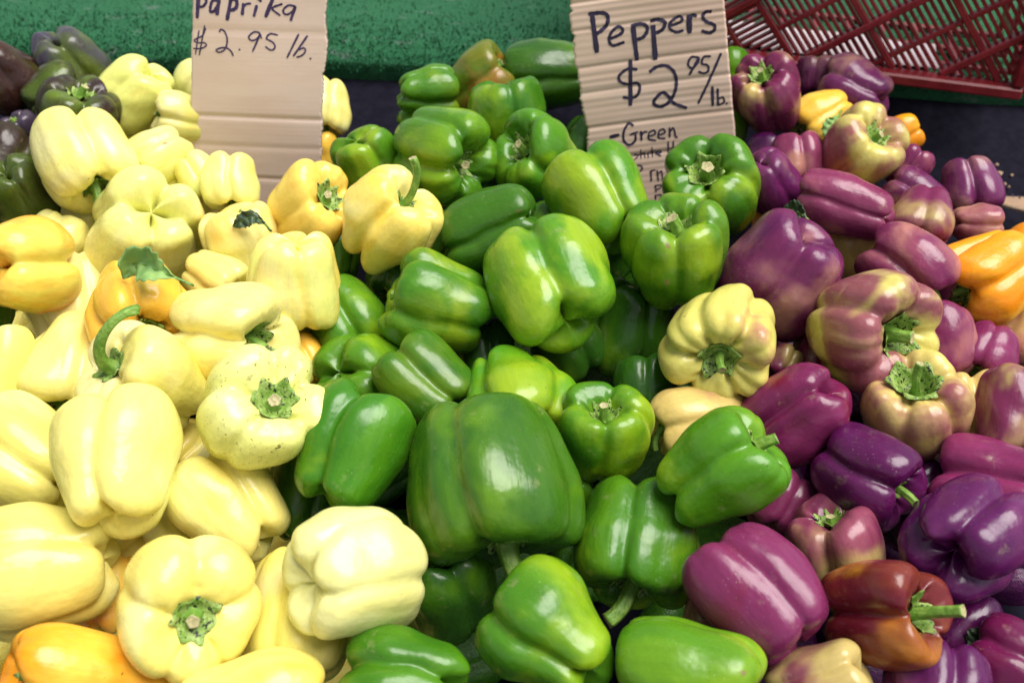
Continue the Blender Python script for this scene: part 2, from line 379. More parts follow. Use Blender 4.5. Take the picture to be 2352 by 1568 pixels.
# kind, palette, x, y, diameter, length ratio, stem angle in view, stem tilt to viewer, layer, lobes, options, label
PEP = [
# --- yellow heap
('Y','yell',88,1308,288,1.20,185,-12,2,4,dict(b=-.16,c=-.1,taper=.86),'large smooth yellow pepper lying on its side above the orange one'),
('Y','yell',425,1388,300,.85,-35,70,3,5,dict(b=-.22,dimple=.20,sl=.10,calyx=.155,crease=.6,sub=.5),'round yellow pepper showing its star shaped green calyx straight up'),
('Y','pale',285,1070,285,1.12,95,-28,3,3,dict(b=-.3,crease=1.1),'big pale cream pepper with smooth lobes hanging over its neighbours'),
('Y','pale',530,1160,232,1.20,128,-12,2,3,dict(b=-.2,crease=1.1),'pale yellow pepper with two blunt lobes beside the dirt speckled pepper'),
('Y','pale',808,1320,285,1.06,10,-38,3,5,dict(b=-.25,c=.1,crease=.8,blossom=.14),'cream pepper with ribbed blossom end lying between yellow and green heaps'),
('Y','yell',690,1415,250,1.1,80,-20,1,4,dict(b=-.1),'yellow pepper tucked under the ribbed cream pepper'),
('Y','yell',570,1640,250,1.40,3,-5,2,4,dict(b=-.15),'long pale yellow pepper lying in front of the star calyx pepper'),
('O','oran',205,1572,250,1.50,172,12,2,3,dict(b=.05,c=.12,sl=.16,dirt=.02,seed=3),'elongated orange pepper with dirt dots, lowest beside the yellow heap'),
('Y','yell',62,1062,255,1.05,150,-20,1,4,dict(b=-.14,dirt=-.03),'yellow pepper leaning against the big pale cream pepper'),
('Y','yell',-22,852,165,1.40,85,-5,2,3,dict(b=-.2),'slim yellow pepper standing alone beside a dark gap'),
('Y','pale',170,855,240,1.02,-112,30,1,4,dict(b=-.1,sl=.2,calyx=.17,dry=.05),'yellow pepper with rough green calyx beside the hooked stem pepper'),
('Y','yell',352,882,245,1.16,152,38,3,3,dict(b=-.12,c=.05,sl=.72,sb=2.7,sbd=35,sr=.052,crease=1.2,dimple=.16),'yellow pepper with a long thick green stem curling over itself'),
('Y','pale',595,946,268,.92,60,68,3,5,dict(b=-.25,dirt=.26,sl=.08,calyx=.155,sub=.6),'pale yellow pepper smeared with brown dirt around its green calyx'),
('Y','pale',520,772,245,1.14,-5,42,3,3,dict(b=-.15,sl=.22,sb=.6,sbd=-60,dry=.1,crease=1.6,dimple=.3,calyx=.15),'pale yellow pepper with a deep hooked shoulder around its stem'),
('Y','pale',640,748,165,1.1,60,-20,0,4,dict(b=-.2),'pale pepper half hidden behind the hooked shoulder pepper'),
('O','gold',322,712,230,.95,-80,56,2,6,dict(b=.12,c=-.06,sl=.16,calyx=.17,dry=.15,sub=1.6),'ribbed yellow orange pepper under a loose green leaf'),
('Y','pale',178,698,195,1.1,100,-25,0,4,dict(b=-.25),'glossy cream pepper next to the ribbed orange tinted one'),
('Y','pale',332,542,258,1.04,-100,-62,1,4,dict(b=-.2,crease=1.35,blossom=.15),'large pale pepper showing four lobes of its blossom end'),
('Y','pale',424,487,172,1.3,80,-12,0,3,dict(b=-.15,taper=.9),'tall pale pepper leaning on the four lobed pepper'),
('Y','pale',190,362,205,1.03,-72,30,2,3,dict(b=-.3,sl=.34,sb=.7,sbd=-140,crease=1.6,dirt=.02),'pale pepper with a curved green stem next to the olive peppers'),
('Y','pale',215,478,148,1.0,-90,0,0,4,dict(b=-.05),'small yellow pepper wedged below the curved stem pale pepper'),
('Y','pale',308,215,142,1.15,-130,-25,1,3,dict(b=-.25,crease=1.3),'pale pepper at the far edge of the yellow heap'),
('Y','pale',452,208,110,1.0,60,20,0,4,dict(sign='behind',b=-.2,sl=.2),'pale pepper with green tip half behind the Paprika sign'),
('Y','pale',420,272,120,1.15,172,12,1,4,dict(b=-.15,sl=.22),'pale pepper pointing its stem stub away from the Paprika sign'),
('Y','pale',325,295,122,1.1,40,-20,0,4,dict(b=-.15),'pale pepper under the one with the pointing stem stub'),
('Y','pale',372,358,120,1.15,-150,15,1,3,dict(b=-.2,dry=.2),'ridged pale pepper touching the left edge of the Paprika sign'),
('Y','pale',528,418,132,1.05,-92,18,2,4,dict(sign='front',b=-.15,sl=.28,crease=1.3),'pale pepper leaning on the foot of the Paprika sign, stem down'),
('Y','pale',455,400,95,1.0,-60,10,1,3,dict(sign='front',b=-.2),'small pale pepper at the lower corner of the Paprika sign'),
('Y','pale',308,442,115,1.0,90,-10,0,4,dict(b=-.2),'pale pepper glimpsed between the curved stem and four lobed peppers'),
('Y','yell',558,560,160,1.12,110,10,1,4,dict(b=-.12,sl=.1),'yellow pepper carrying a scrap of dark leaf'),
('Y','pale',492,645,132,1.0,-35,32,1,4,dict(b=-.12),'small yellow pepper behind the hooked shoulder pepper'),
('Y','pale',672,640,200,1.10,-88,-22,2,5,dict(b=-.1,crease=1.0),'upright pale yellow pepper with ribbed blunt top beside green peppers'),
('O','gold',716,480,182,1.02,32,46,2,4,dict(sign='front',b=-.08,c=-.15,sl=.12,calyx=.16),'golden yellow pepper with bright calyx in front of the Paprika sign'),
('Y','yell',885,514,212,1.10,50,32,3,4,dict(b=-.05,sl=.58,sb=1.1,sbd=150,sr=.040,dry=.22,crease=1.25,calyx=.12,taper=.74,seed=9),'bright yellow pepper with long bent stem lying on green peppers'),
('O','gold',690,838,112,1.1,120,-20,0,4,dict(b=.0),'small golden pepper in the gap behind the dirt smeared pepper'),
('O','gold',50,604,215,1.0,0,-52,2,3,dict(b=-.06,c=.0,crease=1.3,blossom=.16),'yellow pepper with orange blush showing its puckered blossom end'),
('Y','pale',125,565,132,1.0,60,-20,0,4,dict(b=-.1),'pale pepper behind the orange blushed pepper'),
('Y','pale',742,240,118,1.1,-100,15,0,4,dict(sign='behind',b=-.1,sl=.2),'pale pepper poking out from behind the Paprika sign'),
('O','gold',730,348,85,1.1,90,0,0,4,dict(sign='behind',b=.1),'golden pepper sliver beside the Paprika sign edge'),
('Y','yell',285,1258,130,1.1,40,-10,0,4,dict(b=-.1),'yellow pepper buried under the big pale cream pepper'),
('O','gold',248,1370,165,1.1,100,-10,0,4,dict(b=.0),'golden pepper buried beside the star calyx pepper'),
('Y','pale',392,1232,105,1.1,120,-30,0,4,dict(b=-.2),'small pale pepper peeping out above the star calyx pepper'),
('Y','yell',428,1040,105,1.1,60,-30,0,4,dict(b=-.1),'small yellow pepper deep between cream and dirt smeared peppers'),
# --- dark olive peppers
('D','slate',165,158,152,1.25,-58,-18,1,3,dict(b=-.08,c=.02,crease=1.2,taper=.9),'slate grey and green pepper with two long lobes at the turf edge'),
('D','brown',8,165,150,1.1,-60,-20,1,3,dict(b=-.05),'dark brown glossy pepper on top of the olive peppers'),
('D','olive',122,215,118,1.15,30,-10,1,3,dict(b=.0,c=-.05),'olive green pepper below the slate grey pepper'),
('D','olive',178,272,172,.95,78,25,1,4,dict(b=.08,c=-.04,sl=.18,sub=1.4),'olive pepper with brown seam and frayed calyx'),
('D','slate',55,308,82,1.0,120,20,0,4,dict(b=-.4,sl=.2),'small blackish purple pepper among the olive ones'),
('D','olive',18,372,148,1.05,60,-30,1,4,dict(b=.05),'olive brown pepper stacked above the dark green one'),
('D','olive',48,442,148,1.0,-60,-30,1,4,dict(b=.0,c=.0),'dark olive green pepper above the orange blushed yellow pepper'),
('D','olive',25,232,90,1.2,0,-10,0,4,dict(b=-.2),'dark green pepper beneath the glossy brown pepper'),
('G','dark',-10,730,78,1.0,90,0,0,4,dict(),'small dark green pepper in the gap among yellow peppers'),
# --- green heap
('G','dark',1130,1090,376,.95,-82,16,3,4,dict(b=.06,c=.0,sl=.34,sb=.8,sbd=-20,sr=.055,dry=.28,dimple=.16,crease=.5,taper=.93,calyx=.11,seed=12),'huge dark green pepper with white sheen and dried brown stem below'),
('G','green',822,1036,255,1.14,68,-8,3,3,dict(b=-.1,c=-.1,crease=1.35),'green pepper with a deep diagonal crease beside the dirt smeared yellow'),
('G','lime',1188,918,242,.95,-78,42,2,4,dict(b=.0,c=.12,crease=1.0),'bright lime green pepper with calyx half covered by the huge pepper'),
('G','green',1385,998,205,1.12,82,50,2,4,dict(b=.05,c=.05,sl=.22,dry=.18,calyx=.14,sub=.6),'squarish green pepper with a short dry stem pointing up'),
('G','lime',1650,1078,245,1.14,38,12,3,4,dict(b=-.1,c=-.05,sl=.26,sr=.05,crease=1.1),'bright light green pepper with stem pointing at the magenta pepper'),
('G','green',1468,1236,275,1.0,-96,18,2,4,dict(b=-.05,c=.0,sl=.42,sb=.9,sbd=-170,sr=.055,crease=1.3,dirt=.03),'green pepper with deep lobes and a thick curving stem below'),
('G','green',1272,1462,284,1.10,140,-14,3,3,dict(b=.08,c=.02,crease=1.1,taper=.72),'broad green pepper tapering to a blunt point in front of the huge one'),
('G','lime',1590,1570,275,1.22,178,-12,3,4,dict(b=.1,c=.0),'bright green pepper lying beside the magenta pepper'),
('G','green',935,1570,250,1.22,175,-18,2,4,dict(b=-.05,c=-.1,crease=1.4,dirt=.02),'green pepper with knobbly blossom end in front of the cream ribbed pepper'),
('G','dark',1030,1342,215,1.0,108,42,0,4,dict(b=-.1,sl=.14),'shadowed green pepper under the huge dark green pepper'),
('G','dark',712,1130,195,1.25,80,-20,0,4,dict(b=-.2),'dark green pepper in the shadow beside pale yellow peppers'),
('G','green',845,880,232,.95,-20,-42,1,4,dict(b=.0,c=.0,crease=1.35),'knobbly green pepper with grey green blossom lobes'),
('G','dark',980,880,178,1.2,138,-12,1,4,dict(b=.05),'dark green pepper lying behind the knobbly one'),
('G','lime',1268,668,278,1.0,118,-36,3,3,dict(b=.0,c=.06,crease=1.1,seed=5,dirt=.0),'large lime and green pepper with a small scar on top of the heap'),
('G','green',1008,702,222,1.12,162,6,2,4,dict(b=.0,c=.0,sl=.2,dry=.25,crease=.9),'green pepper with yellowish end and a dry side stem'),
('G','green',800,735,178,1.0,-62,22,1,4,dict(b=.05,c=.03),'green pepper beside the upright pale yellow pepper'),
('G','green',1550,585,232,1.10,95,40,3,5,dict(b=.05,c=.0,sl=.2,sb=.5,sbd=150,sr=.06,dry=.1,calyx=.15,taper=.86),'tall green pepper with thick woody stem below the Peppers sign'),
('G','green',1638,438,215,1.0,110,58,2,4,dict(sign='front',b=.02,c=-.02,sl=.2,sr=.06,calyx=.17,dirt=.02),'green pepper with cut round stem leaning on the Peppers sign'),
('G','lime',1385,460,218,1.04,128,-28,3,3,dict(sign='front',b=.0,c=.06,dirt=.0,taper=.84),'yellowish green pepper with a brown scuff in front of the Peppers sign'),
('G','dark',1140,532,192,1.25,200,-15,2,4,dict(b=.1,c=-.05,crease=1.2),'dark green pepper lying sideways with a creased end'),
('G','green',1024,360,212,1.03,-15,44,2,5,dict(b=.05,c=.05,sl=.16,dry=.3,crease=1.1,calyx=.13,sub=1.4),'green pepper with many ribs round a sunken brown stem'),
('G','green',1242,372,188,1.08,150,38,2,4,dict(b=.05,c=.0,sl=.2,dry=.05,crease=1.15),'green pepper with cream tipped stem beside the Peppers sign'),
('G','green',1168,285,178,1.12,98,5,1,4,dict(b=-.1,sl=.16),'dull green pepper standing behind the ribbed sunken stem pepper'),
('G','dark',1262,172,158,1.25,182,-5,1,3,dict(sign='behind',b=.05),'dark green pepper lying against the turf behind the Peppers sign'),
('O','rust',1096,195,140,1.2,35,10,1,4,dict(b=.02,c=.02),'green pepper ripening to rusty orange at the back'),
('G','green',980,210,120,1.18,0,-10,1,4,dict(b=.05),'small green pepper beside the rusty orange one'),
('G','lime',955,285,84,1.1,0,-10,0,4,dict(),'small green pepper under the heap beside the dark cloth'),
('G','green',850,372,150,1.05,-60,-25,1,4,dict(b=.05),'green pepper between the bright yellow bent stem pepper and dark cloth'),
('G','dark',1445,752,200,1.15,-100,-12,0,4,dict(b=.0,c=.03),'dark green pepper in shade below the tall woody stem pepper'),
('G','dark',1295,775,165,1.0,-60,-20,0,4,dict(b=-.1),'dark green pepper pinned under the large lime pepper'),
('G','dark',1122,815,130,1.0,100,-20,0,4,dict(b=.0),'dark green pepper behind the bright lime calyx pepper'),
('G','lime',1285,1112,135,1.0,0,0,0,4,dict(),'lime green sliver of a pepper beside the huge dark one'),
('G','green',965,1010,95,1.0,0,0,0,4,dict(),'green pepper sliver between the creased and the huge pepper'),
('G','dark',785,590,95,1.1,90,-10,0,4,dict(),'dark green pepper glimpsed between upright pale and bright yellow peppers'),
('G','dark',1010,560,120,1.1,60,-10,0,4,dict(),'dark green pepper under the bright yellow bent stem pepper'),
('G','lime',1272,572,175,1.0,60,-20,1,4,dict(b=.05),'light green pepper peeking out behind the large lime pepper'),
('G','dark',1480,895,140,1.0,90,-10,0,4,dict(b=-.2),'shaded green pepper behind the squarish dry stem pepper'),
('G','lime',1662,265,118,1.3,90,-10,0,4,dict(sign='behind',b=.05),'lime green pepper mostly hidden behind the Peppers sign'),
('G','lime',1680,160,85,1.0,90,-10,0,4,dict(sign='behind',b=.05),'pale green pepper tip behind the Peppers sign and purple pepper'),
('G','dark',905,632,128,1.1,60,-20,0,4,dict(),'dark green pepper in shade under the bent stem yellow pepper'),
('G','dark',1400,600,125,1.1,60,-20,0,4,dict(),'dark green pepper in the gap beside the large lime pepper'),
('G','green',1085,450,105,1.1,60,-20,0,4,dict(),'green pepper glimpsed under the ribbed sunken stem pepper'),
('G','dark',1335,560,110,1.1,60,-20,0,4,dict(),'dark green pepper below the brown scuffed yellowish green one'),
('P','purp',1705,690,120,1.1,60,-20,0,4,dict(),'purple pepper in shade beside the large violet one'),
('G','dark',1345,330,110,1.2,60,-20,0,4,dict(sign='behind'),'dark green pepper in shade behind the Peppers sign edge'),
# --- yellow among the purple
('Y','blush',1660,784,236,.92,-102,62,3,6,dict(b=-.15,c=-.04,sl=.2,sb=.5,sbd=-60,sr=.03,sub=1.7,calyx=.15,dirt=.02),'ribbed yellow pepper with dark green calyx between green and purple peppers'),
('Y','tan',1605,962,150,1.5,192,18,1,3,dict(b=-.2,c=-.05,sl=.5,sb=1.6,sbd=-90,sr=.05),'tan pepper with a curled stem behind the bright light green pepper'),
# --- purple heap
('P','purp',1796,624,248,1.08,-128,-18,2,3,dict(b=.08,c=.0,crease=1.1),'large violet pepper with streaked skin next to the tall woody stem pepper'),
('P','cream',1990,756,258,1.0,-12,48,3,5,dict(b=.16,c=.02,sl=.24,sr=.05,calyx=.17,sub=1.2,dirt=.03),'mauve and yellow pepper with broad speckled calyx and cut stem'),
('P','cream',2100,946,225,.98,85,56,2,5,dict(b=.05,c=.02,sl=.34,sb=.5,sbd=60,sr=.035,calyx=.22),'cream pepper blushed purple with large calyx and a thin pointed stem'),
('P','magen',1835,955,205,1.22,212,-18,2,3,dict(b=.05,c=-.05,crease=1.1),'magenta pepper lying diagonally below the violet streaked one'),
('P','deep',1988,1090,212,1.12,-32,18,2,3,dict(b=.05,sl=.32,sr=.045,calyx=.13,crease=1.1),'deep purple pepper with a bright green stem and ragged calyx'),
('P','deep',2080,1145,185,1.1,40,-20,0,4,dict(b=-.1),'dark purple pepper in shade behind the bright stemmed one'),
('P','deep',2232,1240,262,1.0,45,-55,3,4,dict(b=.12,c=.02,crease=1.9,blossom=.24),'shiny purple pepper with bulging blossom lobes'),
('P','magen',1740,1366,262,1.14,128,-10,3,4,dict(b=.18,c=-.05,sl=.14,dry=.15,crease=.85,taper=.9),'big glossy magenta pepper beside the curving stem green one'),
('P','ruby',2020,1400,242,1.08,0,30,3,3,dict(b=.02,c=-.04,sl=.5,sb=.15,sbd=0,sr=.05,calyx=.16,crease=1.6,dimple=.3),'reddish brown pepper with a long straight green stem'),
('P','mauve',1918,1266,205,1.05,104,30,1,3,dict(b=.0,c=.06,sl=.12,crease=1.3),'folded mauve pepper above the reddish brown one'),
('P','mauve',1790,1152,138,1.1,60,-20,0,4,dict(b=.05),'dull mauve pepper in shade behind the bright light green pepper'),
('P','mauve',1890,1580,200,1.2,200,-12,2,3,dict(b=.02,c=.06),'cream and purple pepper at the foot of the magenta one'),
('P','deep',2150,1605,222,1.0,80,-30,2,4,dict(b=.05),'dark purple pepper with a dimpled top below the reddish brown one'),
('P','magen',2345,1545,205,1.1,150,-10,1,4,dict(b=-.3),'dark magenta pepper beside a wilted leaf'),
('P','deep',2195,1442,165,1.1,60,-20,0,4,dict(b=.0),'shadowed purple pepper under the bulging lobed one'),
('P','magen',2285,1135,232,1.1,170,-15,1,3,dict(b=.12,c=-.1),'pinkish magenta pepper behind the bulging lobed purple pepper'),
('P','mauve',2352,966,205,1.1,80,-20,2,3,dict(b=.1,c=.0,seed=2),'brownish mauve pepper beside the tan one'),
('Y','tan',2230,965,175,1.2,100,-15,0,4,dict(b=.05,c=-.1),'tan yellow pepper between cream and brownish mauve peppers'),
('P','magen',2272,808,128,1.0,-112,22,1,4,dict(b=.05,sl=.1,calyx=.2),'small bright magenta pepper below the orange one'),
('P','rose',2158,785,152,1.15,100,-10,1,4,dict(b=.05),'rosy pepper behind the mauve and yellow pepper'),
('P','rose',2082,616,182,1.18,-42,10,2,3,dict(b=.05,c=.05,sl=.36,sb=.8,sbd=-90,sr=.055,crease=1.2),'rose pink pepper with a green stem hooking downward'),
('O','oran',2266,640,206,1.02,-148,34,2,4,dict(b=.0,c=-.1,sl=.16,calyx=.16,crease=1.2),'bright orange pepper among the purple ones'),
('O','oran',2362,590,122,1.0,60,-10,1,4,dict(c=-.1),'orange pepper touching the bright orange one'),
('Y','tan',2352,755,155,1.0,60,-20,0,4,dict(b=.1,c=.08),'tan pink pepper under the bright orange one'),
('Y','cream',1985,565,170,1.05,-60,-30,1,4,dict(b=-.1,c=.08,dirt=.04),'pale yellow pepper behind the rose pink one'),
('P','rose',1940,470,138,1.62,165,-8,2,3,dict(b=.02,c=-.05,crease=1.2),'long pink purple pepper lying lengthwise'),
('P','mauve',2118,508,140,1.08,-100,42,2,4,dict(b=.05,c=.05,sl=.08,calyx=.2),'mauve pepper with a blunt dark green calyx'),
('P','purp',2100,458,116,1.2,150,-10,1,4,dict(b=.0),'violet pepper behind the blunt calyx mauve one'),
('P','rose',2240,520,98,1.1,0,-20,1,4,dict(b=.0,c=.05),'small pink pepper beside the bright orange one'),
('P','purp',2228,430,126,1.0,-75,20,1,4,dict(b=.1,sl=.15,crease=1.3),'purple pepper sitting alone near the cut cardboard corner'),
('P','cream',1976,345,172,1.08,46,42,2,4,dict(b=.12,c=.0,sl=.14),'creamy mauve pepper with a small pale green stem'),
('P','purp',1965,205,134,1.22,160,-12,1,3,dict(b=.12,crease=1.2),'violet pepper resting against the red crate'),
('P','mauve',1766,222,160,1.10,112,42,2,5,dict(b=.1,c=.02,sl=.16,calyx=.16,crease=1.2,sub=1.2),'purple ribbed pepper with green stem beside the Peppers sign'),
('O','gold',1885,265,112,1.25,-150,24,1,4,dict(b=.0,c=-.05,calyx=.2,sl=.15),'yellow orange pepper with leafy stalk between purple ones'),
('O','oran',2066,310,86,1.05,30,-10,0,3,dict(b=.0),'small orange pepper behind the creamy mauve one'),
('P','purp',1875,175,80,1.0,90,-10,0,4,dict(b=.05),'small violet pepper by the crate rim'),
('P','rose',1832,366,108,1.1,100,-20,1,3,dict(b=.0),'rosy pepper below the leafy stalk yellow one'),
('P','deep',1755,358,84,1.1,60,-20,0,4,dict(),'dark purple pepper beneath the ribbed one at the sign'),
('P','purp',1766,418,126,1.05,-60,-30,1,4,dict(b=.05,dirt=.02),'purplish pepper with a tan scar beside the cut stem green one'),
('P','rose',2086,385,90,1.0,60,-10,0,4,dict(b=.05),'pinkish pepper under the creamy mauve one'),
('O','oran',1800,535,155,1.0,80,-10,0,4,dict(c=-.1),'orange pepper almost buried behind the large violet one'),
('P','mauve',1885,815,125,1.0,60,-20,0,4,dict(b=.1),'mauve pepper in the dark gap under the mauve and yellow one'),
('P','mauve',1795,835,75,1.0,60,-20,0,4,dict(b=.1,c=.06),'small mauve pepper in the gap by the ribbed yellow one'),
('P','mauve',1645,1405,155,1.1,60,-10,0,4,dict(b=.15),'mauve pepper tucked behind the big glossy magenta one'),
('Y','tan',2160,1078,85,1.0,60,-10,0,4,dict(b=.05),'small tan pepper below the thin pointed stem pepper'),
]

# ------------------------------------------------------------------ peppers: where they lie in the heap
PN = Vector((0, -(1.137 - 1.013) / .65, 1)).normalized(); PP = Vector((0, 1.0, 1.137))
N = len(PEP)
rays = np.array([ray(p[2], p[3]) for p in PEP]); cosf = rays @ np.array(fwd)
t0 = np.array([((on_plane(p[2], p[3], PP, PN) - CAM).length) for p in PEP])
LAY = np.array([p[8] for p in PEP]); t0 = t0 - (LAY - 1.2) * .022
axes = []
for p in PEP:
    r, u, b = frame_at(p[2], p[3]); ph, e = math.radians(p[6]), math.radians(p[7])
    axes.append(((r * math.cos(ph) + u * math.sin(ph)) * math.cos(e) + b * math.sin(e)).normalized())
AX = np.array(axes); Dpx = np.array([p[4] for p in PEP]); HR = np.array([p[5] for p in PEP])
t = t0.copy(); C0 = np.array(CAM); tn = np.array(TN); tp0 = np.array(T0)
OFF = np.stack([np.zeros(N), np.maximum(0, HR - .86) / 2, -np.maximum(0, HR - .86) / 2], 1)
BEHIND = [i for i in range(N) if PEP[i][10].get('sign') == 'behind']; FRONT = [i for i in range(N) if PEP[i][10].get('sign') == 'front']
for it in range(160):
    D = Dpx * t * cosf / FPX; c = C0 + rays * t[:, None]; rad = .445 * D
    S = c[:, None, :] + AX[:, None, :] * (OFF * D[:, None])[:, :, None]           # three spheres each
    mv = np.zeros(N)
    for i in range(N):
        d = S[i][None, :, None, :] - S[:, None, :, :]                             # (N,3,3,3)
        dist = np.linalg.norm(d, axis=-1).reshape(N, 9); pen = (rad[i] + rad)[:, None] - dist
        pm = pen.max(1); pm[i] = 0
        for j in np.nonzero(pm > .004)[0]:
            front = LAY[i] > LAY[j] or (LAY[i] == LAY[j] and t[i] < t[j])
            mv[i] += (-1 if front else 1) * min(pm[j], .02) * .30
    t = t + np.clip(mv, -.006, .006) + .035 * (t0 - t)
    hgt = ((C0 + rays * t[:, None]) - tp0) @ tn - .40 * D                          # stay on the cloth
    t = np.where(hgt < 0, t + hgt / np.abs(rays @ tn), t)
    t = np.clip(t, t0 - .075, t0 + .11)
    for i in BEHIND: t[i] = max(t[i], (.90 + .46 * D[i]) / rays[i][1])
    for i in FRONT: t[i] = min(t[i], (.862 - .46 * D[i]) / rays[i][1])

def make_pepper(i):
    kind, pal, x, y, dpx, h, ph, e, lay, n, op, label = PEP[i]; h = h * .96 if h > 1.04 else h
    R = np.random.default_rng(i * 7 + op.get('seed', 0) * 101 + 11)
    D = dpx * t[i] * cosf[i] / FPX * (1.03 if lay >= 2 else 1.05)
    sh = Shape(i * 13 + op.get('seed', 0), n, h, op.get('taper', R.uniform(.82, .97)), (.8 if dpx < 150 else 1.0) * op.get('crease', R.uniform(.8, 1.1)), op.get('dimple', R.uniform(.19, .27)),
               op.get('blossom', R.uniform(.07, .12)), sub=op.get('sub', .8), wide=1.0)
    fr = frame_at(x, y); z = Vector(AX[i]); ref = fr[2] if abs(z.dot(fr[2])) < .9 else fr[1]
    X = (ref - z * ref.dot(z)).normalized(); Y = z.cross(X)
    rm = Matrix((X, Y, z)).transposed() @ Matrix.Rotation(op.get('roll', -(sh.off + sh.ed[int(R.integers(0, n))]) + R.uniform(-.5, .5)), 3, 'Z')
    root = bpy.data.objects.new(NAMES[kind], None); COL.objects.link(root); root.empty_display_size = .02
    root.matrix_world = Matrix.Translation(CAM + Vector(rays[i]) * float(t[i])) @ rm.to_4x4()
    tag(root, label, 'pepper', GROUPS[kind])
    # centre the visible body on the pixel
    V, F = sh.body(); mid = (V.max(0) + V.min(0)) / 2
    sx = 1.03 / (np.ptp(V[:, 0]) * .5 + np.ptp(V[:, 1]) * .5); sc = np.array([sx, sx, h / np.ptp(V[:, 2]) if h > 1 else 1.0])
    fit = lambda q: (q - mid) * D * sc
    b = build('body', fit(V), F, M_SKIN, root)
    A, B, Cc = PAL[pal]; j = lambda c: [float(np.clip(v * (1 + R.uniform(-.07, .07)), 0, 1)) for v in c]
    b['tint_a'] = j(A); b['tint_b'] = j(B); b['tint_c'] = j(Cc)
    b['patch_b'] = .5 + op.get('b', 0); b['patch_c'] = .44 + op.get('c', -.02); b['dirt'] = op.get('dirt', -.02); b['seed'] = float(i) * 1.37 + op.get('seed', 0)
    if e > -32 or 'sl' in op:
        cv, cf = sh.calyx(1.12 * op.get('calyx', .14), int(R.integers(5, 8)), R.uniform(.0, .03))
        c = build('calyx', fit(cv), cf, M_CALYX, root); c['seed'] = float(i) * .71; c['dry'] = -.1
        bl = fr[0] * math.cos(math.radians(op.get('sbd', R.uniform(0, 360)))) + fr[1] * math.sin(math.radians(op.get('sbd', 0)))
        bloc = rm.transposed() @ bl
        sv, sf, mi = sh.stem(op.get('sl', .18) * 1.1, op.get('sr', .045), op.get('sb', R.uniform(.1, .5)), (bloc.x, bloc.y, 0))
        s = build('stem', fit(sv), sf, [M_STEM, M_CUT], root, midx=mi); s['seed'] = float(i) * .93; s['dry'] = op.get('dry', -.05)
    return root
peppers = [make_pepper(i) for i in range(N)]

# buried layer resting on the cloth, seen only through the gaps
R = np.random.default_rng(77); proto = {}
FILL = {'Y': ('yell', 'yellow pepper buried on the cloth under the yellow heap'), 'G': ('dark', 'green pepper buried on the cloth under the green heap'), 'P': ('deep', 'purple pepper buried on the cloth under the purple heap')}
def filler(kind, x, y):
    pal, label = FILL[kind]; D = R.uniform(.070, .082)
    root = bpy.data.objects.new(NAMES[kind], None); COL.objects.link(root); root.empty_display_size = .02
    root.location = Vector((x, y, table_z(y))) + TN * D * .5; root.rotation_euler = R.uniform(0, 6.28, 3)
    tag(root, label, 'pepper', GROUPS[kind] + ', bottom layer')
    key = (kind, int(R.integers(0, 3)))
    if key not in proto:
        sh = Shape(900 + len(proto), 4, 1.0, .9, 1.0, .2, .1); V, F = sh.body(); proto[key] = (build('body', V, F, M_SKIN).data, sh)
        o = bpy.data.objects[-1] if False else [q for q in COL.objects if q.data == proto[key][0]][0]
        bpy.data.objects.remove(o)
    b = bpy.data.objects.new('body', proto[key][0]); COL.objects.link(b); b.parent = root; b.scale = (D, D, D)
    A, B, Cc = PAL[pal]; b['tint_a'] = list(A); b['tint_b'] = list(B); b['tint_c'] = list(Cc)
    b['patch_b'] = .45; b['patch_c'] = .3; b['dirt'] = -.02; b['seed'] = float(R.uniform(0, 90))
for iy in range(6):
    for ix in range(14):
        y = .34 + iy * .075 + R.uniform(-.012, .012); x = -.56 + ix * .086 + (iy % 2) * .04 + R.uniform(-.012, .012)
        half = .27 + .40 * y
        if abs(x) > half: continue
        filler('Y' if x < -.10 - .05 * y else ('G' if x < .16 + .06 * y else 'P'), x, y)

